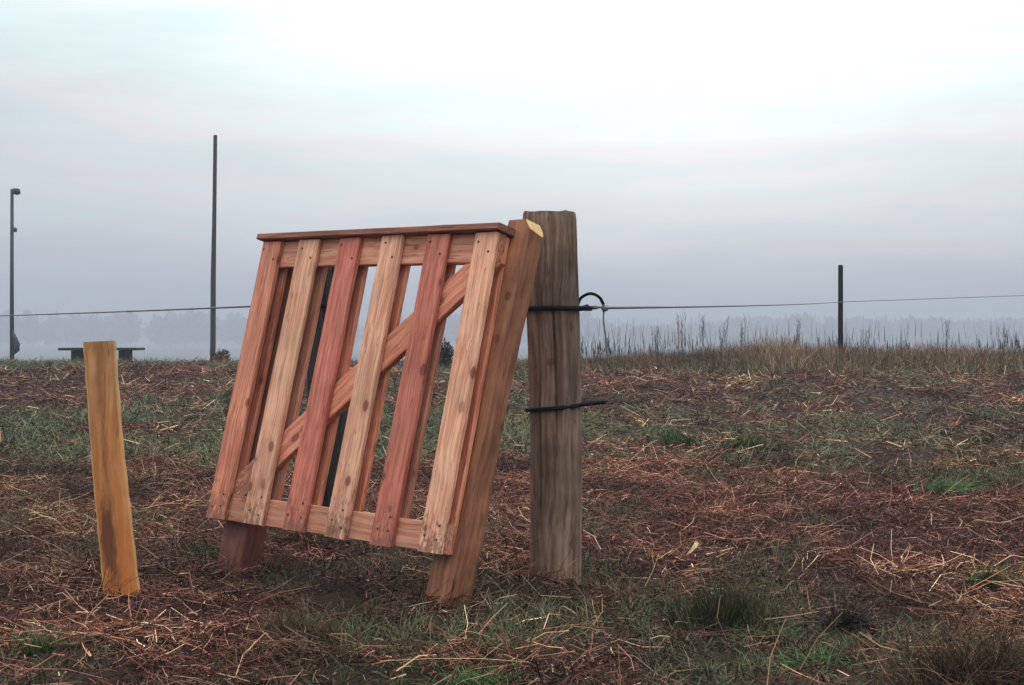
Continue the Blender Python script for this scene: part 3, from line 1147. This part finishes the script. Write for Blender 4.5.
# upper hose: tight round the post, its ends drawn out towards the wire
def hose_tie(name, label, b, t, z, side, R, arc=True):
    root = empty(name, on_post(b, t, z))
    c = on_post(b, t, z)
    tag(root, label, 'hose')
    hr = .0098
    pts = []
    for k in range(0, 25):
        a = math.radians(-62 - k * 12.0)      # starts right-front, runs round the front, left and back
        pts.append(Vector((side * math.cos(a) * (R + hr), math.sin(a) * (R + hr), 0.0)))
    end = Vector((side * (R + .050), 0.0, .004))
    front = [end + Vector((0, -.012, -.004)), Vector((side * (R + .018), -.034, 0)), Vector((side * (R * .86), -R * .72, 0))]
    path = curve_pts(front + pts[1:24:2] + [Vector((side * (R * .88), R * .80, .0)), Vector((side * (R + .012), .045, 0)), end + Vector((-side * .012, .012, .003))], 5)
    link('hose', bm_mesh('hose', tube(path, hr, 10)), M_BLACK, root, smooth=True)
    clip = tube([end, end + Vector((side * .012, 0, 0)), end + Vector((side * .035, 0, .001)), end + Vector((side * .055, 0, .002))], [.006, .009, .004, .003], 8)
    link('wire_end', bm_mesh('wire_end', clip), M_STEEL, root, smooth=True)
    return root, c, end


HZ = on_post(pb, pt, 1.0)
z_hose = at_depth(553, 308.5, 5.68).z
hroot, hc, hend = hose_tie('hose_tie', 'black hose tied tightly round the thick post at wire height', pb, pt, z_hose, 1, .097)
jx = at_depth(605, 308, 5.68) - hc
lead = curve_pts([at_depth(577.5, 306, 5.68) - hc, at_depth(581, 298, 5.67) - hc, at_depth(590, 293.6, 5.67) - hc,
                  at_depth(599, 297, 5.67) - hc, at_depth(604, 305.5, 5.68) - hc], 6)
link('looped_lead', bm_mesh('looped_lead', tube(lead, .006, 8)), M_BLACK, hroot, smooth=True)
bm = bmesh.new()
bmesh.ops.create_icosphere(bm, subdivisions=3, radius=.0145)
for v in bm.verts:
    v.co *= 1 + .12 * math.sin(v.co.x * 300) * math.cos(v.co.z * 260)
link('wire_clamp', bm_mesh('wire_clamp', bm), M_STEEL, hroot, loc=jx, smooth=True)
drop = curve_pts([jx + Vector((-.004, 0, -.01)), at_depth(603.5, 320, 5.68) - hc, at_depth(606, 340, 5.68) - hc, at_depth(608.5, 366, 5.68) - hc], 6)
link('dangling_lead', bm_mesh('dangling_lead', tube(drop, .0032, 6)), M_STEEL, hroot, smooth=True)

# lower hose: a slack ring sticking out to the right
zl = at_depth(553, 407, 5.68).z
cl = on_post(pb, pt, zl)
ring = []
for k in range(36):
    a = 2 * math.pi * k / 36
    x, y = math.cos(a), math.sin(a)
    rx = .104 if x < 0 else .104 + .090 * x ** 2
    ring.append(Vector((rx * x, max(.106, 0) * y * (1 if x < .2 else max(.25, 1 - .78 * (x - .2))), .010 * x + (.009 if x > .5 else 0) * (x - .5) * 2)))
ring.append(ring[0].copy())
hose2 = link('hose_ring', bm_mesh('hose_ring', tube(ring, .0082, 10, False)), M_BLACK, loc=cl, smooth=True)
tag(hose2, 'slack black hose ring hanging low on the thick post', 'hose')

zq = at_depth(320, 306, 6.82).z
hroot2, hc2, hend2 = hose_tie('hose_tie', 'black hose round the post behind the gate slats', qb, qt, zq, -1, .092)


# ---------------------------------------------------------------- wires and far post
def wire(name, label, pts, r=.0045):
    base = Vector(pts[0])
    o = link(name, bm_mesh(name, tube([Vector(p) - base for p in pts], r, 6)), M_WIRE, loc=base, smooth=True)
    tag(o, label, 'wire')
    return o


D_POST = 24.0
w0 = at_depth(606, 308, 5.68)
w1 = at_depth(840, 302, D_POST - .055)
w2 = at_depth(1180, 290, 29)
wire('fence_wire', 'grey fence wire running right from the thick post to the black far post',
     [w0.lerp(w1, t) + Vector((0, 0, -.05 * 4 * t * (1 - t) * .25)) for t in [i / 12 for i in range(13)]]
     + [w1.lerp(w2, t) for t in [i / 6 for i in range(1, 7)]], .0055)
l0 = hc2 + hend2 + Vector((-.045, 0, 0))
l1 = at_depth(-140, 318.5, 21)
wire('fence_wire', 'grey fence wire running left behind the gate past the tall pole',
     [l0.lerp(l1, t) + Vector((0, 0, -.06 * 4 * t * (1 - t) * .25)) for t in [i / 14 for i in range(15)]], .0048)

fb = at_depth(840.5, 360, D_POST)
gz = float(height(fb.x, D_POST)) - .1
fp = empty('far_fence_post', (fb.x, D_POST, gz))
tag(fp, 'thin black fence post on the grassy bank carrying the wire', 'fence post')
ztop = at_depth(840, 265, D_POST).z - gz
link('shaft', bm_mesh('shaft', tube([(0, 0, 0), (0, 0, ztop * .5), (0, 0, ztop - .01), (0, 0, ztop)], [.040, .040, .039, .034], 14)), M_BLACK, fp, smooth=True)
bm = tube([(0, -.030, w1.z - gz - .02), (0, -.052, w1.z - gz), (0, -.030, w1.z - gz + .02)], [.008, .012, .008], 8)
link('insulator', bm_mesh('insulator', bm), M_STEEL, fp, smooth=True)

# ---------------------------------------------------------------- yellow stake
st_d = 5.28
left = [(597, 103.5), (570, 101), (540, 98.2), (505, 95), (480, 92.8), (450, 91), (420, 89), (380, 86.2), (356, 84.3), (343, 83.2)]
right = [(597, 141), (570, 137.3), (540, 133.6), (505, 129.6), (480, 126.6), (450, 123.2), (420, 120.6), (380, 117.8), (356, 116.5), (343, 116)]
stake_base = at_depth(122, 597, st_d)
rings = []
ex = []
for i, ((y, xl), (_, xr)) in enumerate(zip(left, right)):
    pl, pr = at_depth(xl, y, st_d), at_depth(xr, y, st_d)
    c, hw = (pl + pr) / 2 - stake_base, (pr - pl).length / 2
    prof = []
    for k in range(20):
        a = 2 * math.pi * k / 20
        x, yy = math.cos(a), math.sin(a)
        dep = .055 * yy if yy > 0 else .016 * yy        # flat sawn face to the camera, round back
        jag = .0012 * math.sin(k * 5.1 + i * .6)
        sx_ = math.copysign(abs(x) ** .72, x)
        prof.append(Vector((c.x + hw * sx_ + jag, c.y + dep + jag, c.z)))
    rings.append(prof)
g0 = [v + Vector((.006, 0, -.12)) for v in rings[0]]
topr = rings[-1]
zt = topr[0].z
for v in topr:
    v.z = zt + .006 * ((v.x - topr[10].x) / .12) - .02 * max(0, v.y) / .05 + .003
fine = []
for r0_, r1_ in zip(rings, rings[1:]):
    for q in range(3):
        fine.append([a_.lerp(b_, q / 3) + Vector((.0012 * math.sin(len(fine) * 1.7), 0, 0)) for a_, b_ in zip(r0_, r1_)])
fine.append(rings[-1])
stake = loft([g0] + fine)
me = bm_mesh('stake', stake)
zs = [sum(v.z for v in r_) / len(r_) for r_ in rings]
mids = [(r_[0].x + r_[10].x) / 2 for r_ in rings]
hws = [abs(r_[0].x - r_[10].x) / 2 for r_ in rings]
zz = np.array([v.co.z for v in me.vertices])
xx = np.array([v.co.x for v in me.vertices])
acr = (xx - np.interp(zz, zs, mids)) / np.interp(zz, zs, hws)
at = me.color_attributes.new('Col', 'FLOAT_COLOR', 'POINT')
at.data.foreach_set('color', np.stack([acr * .5 + .5, zz, zz * 0, zz * 0 + 1], 1).ravel())
me.materials.append(M_STAKE)
me.materials.append(M_DARKWOOD)
for poly in me.polygons:
    n_ = poly.normal
    if n_.z > .7:
        poly.material_index = 1
stk = link('stake', me, None, loc=stake_base)
tag(stk, 'yellow split wooden stake standing alone at the left', 'stake')

# ---------------------------------------------------------------- far things on the skyline
D_TAB = 30.0
t0 = at_depth(63.5, 349, D_TAB)
t1 = at_depth(140.5, 348, D_TAB)
tz = t0.z
tgz = float(height((t0.x + t1.x) / 2, D_TAB))
tab = empty('picnic_table', ((t0.x + t1.x) / 2, D_TAB, tgz))
tag(tab, 'dark low picnic table on the skyline behind the yellow stake', 'table')
half = (t1.x - t0.x) / 2


def box_mesh(name, sx_, sy_, sz_, bev=.006):
    bm = bmesh.new()
    bmesh.ops.create_cube(bm, size=1)
    bmesh.ops.scale(bm, verts=bm.verts, vec=(sx_, sy_, sz_))
    bmesh.ops.bevel(bm, geom=bm.edges[:], offset=bev, segments=1, affect='EDGES')
    return bm_mesh(name, bm)


plank = box_mesh('plank', half * 2, .138, .05)
for k in range(5):
    o = link('plank', plank, M_TABLE, tab)
    o.location = (0, -.30 + k * .15, tz - tgz)
for s in (-1, 1):
    top_z = tz - tgz - .028
    o = link('leg', box_mesh('leg', .14, .56, top_z + .03), M_TABLE, tab)
    o.location = (s * .47, 0, top_z / 2 - .015)
    o = link('foot', box_mesh('foot', .16, .74, .07), M_TABLE, tab)
    o.location = (s * .47, 0, .02)

D_POLE = 45.0
b = at_depth(211.5, 358, D_POLE)
gz = float(height(b.x, D_POLE)) - .2
tp = at_depth(215.3, 135, D_POLE)
pts = [(0, 0, 0), (.045, 0, 1.5), ((tp.x - b.x) * .45, 0, 3.4), ((tp.x - b.x) * .75, 0, 5.4), (tp.x - b.x, 0, tp.z - gz - .03), (tp.x - b.x, 0, tp.z - gz)]
o = link('timber_pole', bm_mesh('timber_pole', tube(pts, [.092, .084, .079, .062, .058, .045], 14)), M_POLE, loc=(b.x, D_POLE, gz), smooth=True)
tag(o, 'tall bare timber pole on the skyline left of the gate', 'pole')

D_MAST = 46.0
b = at_depth(12, 358, D_MAST)
gz = float(height(b.x, D_MAST)) - .2
mast = empty('light_mast', (b.x, D_MAST, gz))
tag(mast, 'slim dark mast with two small lamps at the left edge', 'mast')
tz_ = at_depth(12, 189, D_MAST).z - gz
link('mast_pole', bm_mesh('mast_pole', tube([(0, 0, 0), (0, 0, tz_ * .5), (.01, 0, tz_)], [.07, .06, .05], 12)), M_MAST, mast, smooth=True)


def lamp(z, s):
    o = link('lamp_head', bm_mesh('lamp_head', tube([(.03, 0, z), (.09 * s, -.02, z + .03), (.20 * s, -.06, z + .01), (.24 * s, -.07, z - .06)],
                                                     [.03, .10 * s, .11 * s, .06 * s], 10)), M_MAST, mast, smooth=True)
    return o


lamp(tz_ - .10, 1.0)
lamp(at_depth(12, 230, D_MAST).z - gz, .62)
zc = at_depth(16, 343, D_MAST).z - gz
pts = [(.03, -.03, zc + .36), (.10, -.05, zc + .18), (.17, -.05, zc - .05), (.17, -.05, zc - .20), (.06, -.04, zc - .34)]
link('cable_coil', bm_mesh('cable_coil', tube(pts, [.03, .06, .10, .09, .03], 10)), M_MAST, mast, smooth=True)


def leaf_blob(name, label, px, py0, py1, d, rx, n, cols, wts, size, cat='bush'):
    g0 = at_depth(px, py1, d)
    gz_ = float(height(g0.x, d))
    top = at_depth(px, py0, d).z - gz_
    v = rng.normal(0, 1, (n, 3))
    v /= np.linalg.norm(v, axis=1)[:, None]
    v *= (rng.random(n) ** .45)[:, None]
    lump = 1 + .5 * (fbm(v[:, 0] * 2 + px, v[:, 2] * 2, 5, 2) - .5)
    base = np.stack([v[:, 0] * rx * lump, v[:, 1] * rx, top * .45 + v[:, 2] * top * .5 * lump], 1)
    me_ = blade_mesh(name, [ribbons(base, rng.uniform(0, 6.28, n), rng.uniform(-.3, 1.3, n), np.full(n, size) * rng.uniform(.5, 1.4, n),
                                    np.full(n, size * .5), rng.normal(0, .5, n), palette(n, cols, wts), 1, tipw=.4)])
    root = empty(name, (g0.x, d, gz_))
    tag(root, label, cat)
    link('foliage', me_, M_GRASS, root)
    for k in range(4):
        a = random.uniform(0, 6.28)
        link('stem', bm_mesh('stem', tube([(0, 0, -.05), (math.cos(a) * rx * .2, math.sin(a) * rx * .2, top * .4), (math.cos(a) * rx * .45, math.sin(a) * rx * .45, top * .8)],
                                          [.02, .014, .006], 6)), M_POLE, root)


BUSH = [(.022, .022, .02), (.04, .038, .028), (.06, .05, .035)]
leaf_blob('low_bush', 'small dark bush on the skyline seen between two right-hand slats', 445, 340, 366, 23.0, .15, 700, BUSH, [3, 2, 1], .05)
leaf_blob('low_bush', 'brownish grassy hump at the foot of the tall bare pole', 222, 350, 360, 25.0, .13, 500, [(.14, .105, .085), (.10, .10, .07), (.18, .14, .10)], [1, 1, 1], .06)


# ---------------------------------------------------------------- far wood in the mist
def wood(n, d0, d1, half, tops, seed):
    packs = []
    r = np.random.default_rng(seed)
    for i in range(n):
        x = r.uniform(-half, half)
        y = r.uniform(d0, d1)
        H = tops(x, y) * r.uniform(.78, 1.08)
        rx = H * r.uniform(.28, .48)
        m = 300
        core = 110
        v = r.normal(0, 1, (m, 3))
        v /= np.linalg.norm(v, axis=1)[:, None]
        v *= (r.random(m) ** .4)[:, None]
        v[:core] *= .72
        big = np.where(np.arange(m) < core, 3.6, 1.0)
        base = np.stack([x + v[:, 0] * rx, y + v[:, 1] * rx, -8.0 + H * .56 + v[:, 2] * H * .44], 1)
        col = palette(m, [(.05, .045, .04), (.035, .04, .03), (.075, .06, .05)], [1, 1, 1])
        packs.append(ribbons(base, r.uniform(0, 6.28, m), r.uniform(-.4, 1.4, m), H * .06 * big, H * .045 * big, np.zeros(m), col, 1, tipw=.5))
        packs.append(ribbons(np.array([[x, y, -8.3]]), np.array([0.]), np.array([1.55]), np.array([H * .7]), np.array([H * .035]), np.array([0.]),
                             np.array([[.03, .025, .02]]), 1, tipw=.4))
    return packs


tops1 = lambda x, y: 14 + 13 * float(fbm(x * .011 + 7, 0.3, 4, 3)) - 3 * (x > 40)
tops2 = lambda x, y: 16 + 15 * float(fbm(x * .004 + 3, 1.3, 6, 3)) + 2 * (x > 100)
far_wood = link('far_wood', blade_mesh('far_wood', wood(700, 780, 960, 620, tops1, 5) + wood(260, 1500, 1800, 1100, tops2, 6)), M_GRASS)
tag(far_wood, 'distant line of trees fading into the mist across the valley', 'wood', kind='stuff')

# ---------------------------------------------------------------- mist
bm = bmesh.new()
bmesh.ops.create_cube(bm, size=1)
bmesh.ops.scale(bm, verts=bm.verts, vec=(6000, 6000, 37.5))
bmesh.ops.translate(bm, verts=bm.verts, vec=(0, 0, 37.5 / 2 - 9.5))
mm = bpy.data.materials.new('mist')
mm.use_nodes = True
mm.node_tree.nodes.clear()
pv = node(mm.node_tree.nodes, 'ShaderNodeVolumePrincipled')
pv.inputs['Color'].default_value = (.52, .56, .66, 1)
pv.inputs['Density'].default_value = .0022
pv.inputs['Anisotropy'].default_value = 0.0
mo = node(mm.node_tree.nodes, 'ShaderNodeOutputMaterial')
mm.node_tree.links.new(pv.outputs[0], mo.inputs['Volume'])
haze = link('haze', bm_mesh('haze', bm), mm)
tag(haze, 'thin grey mist lying over the whole field and valley', kind='stuff')
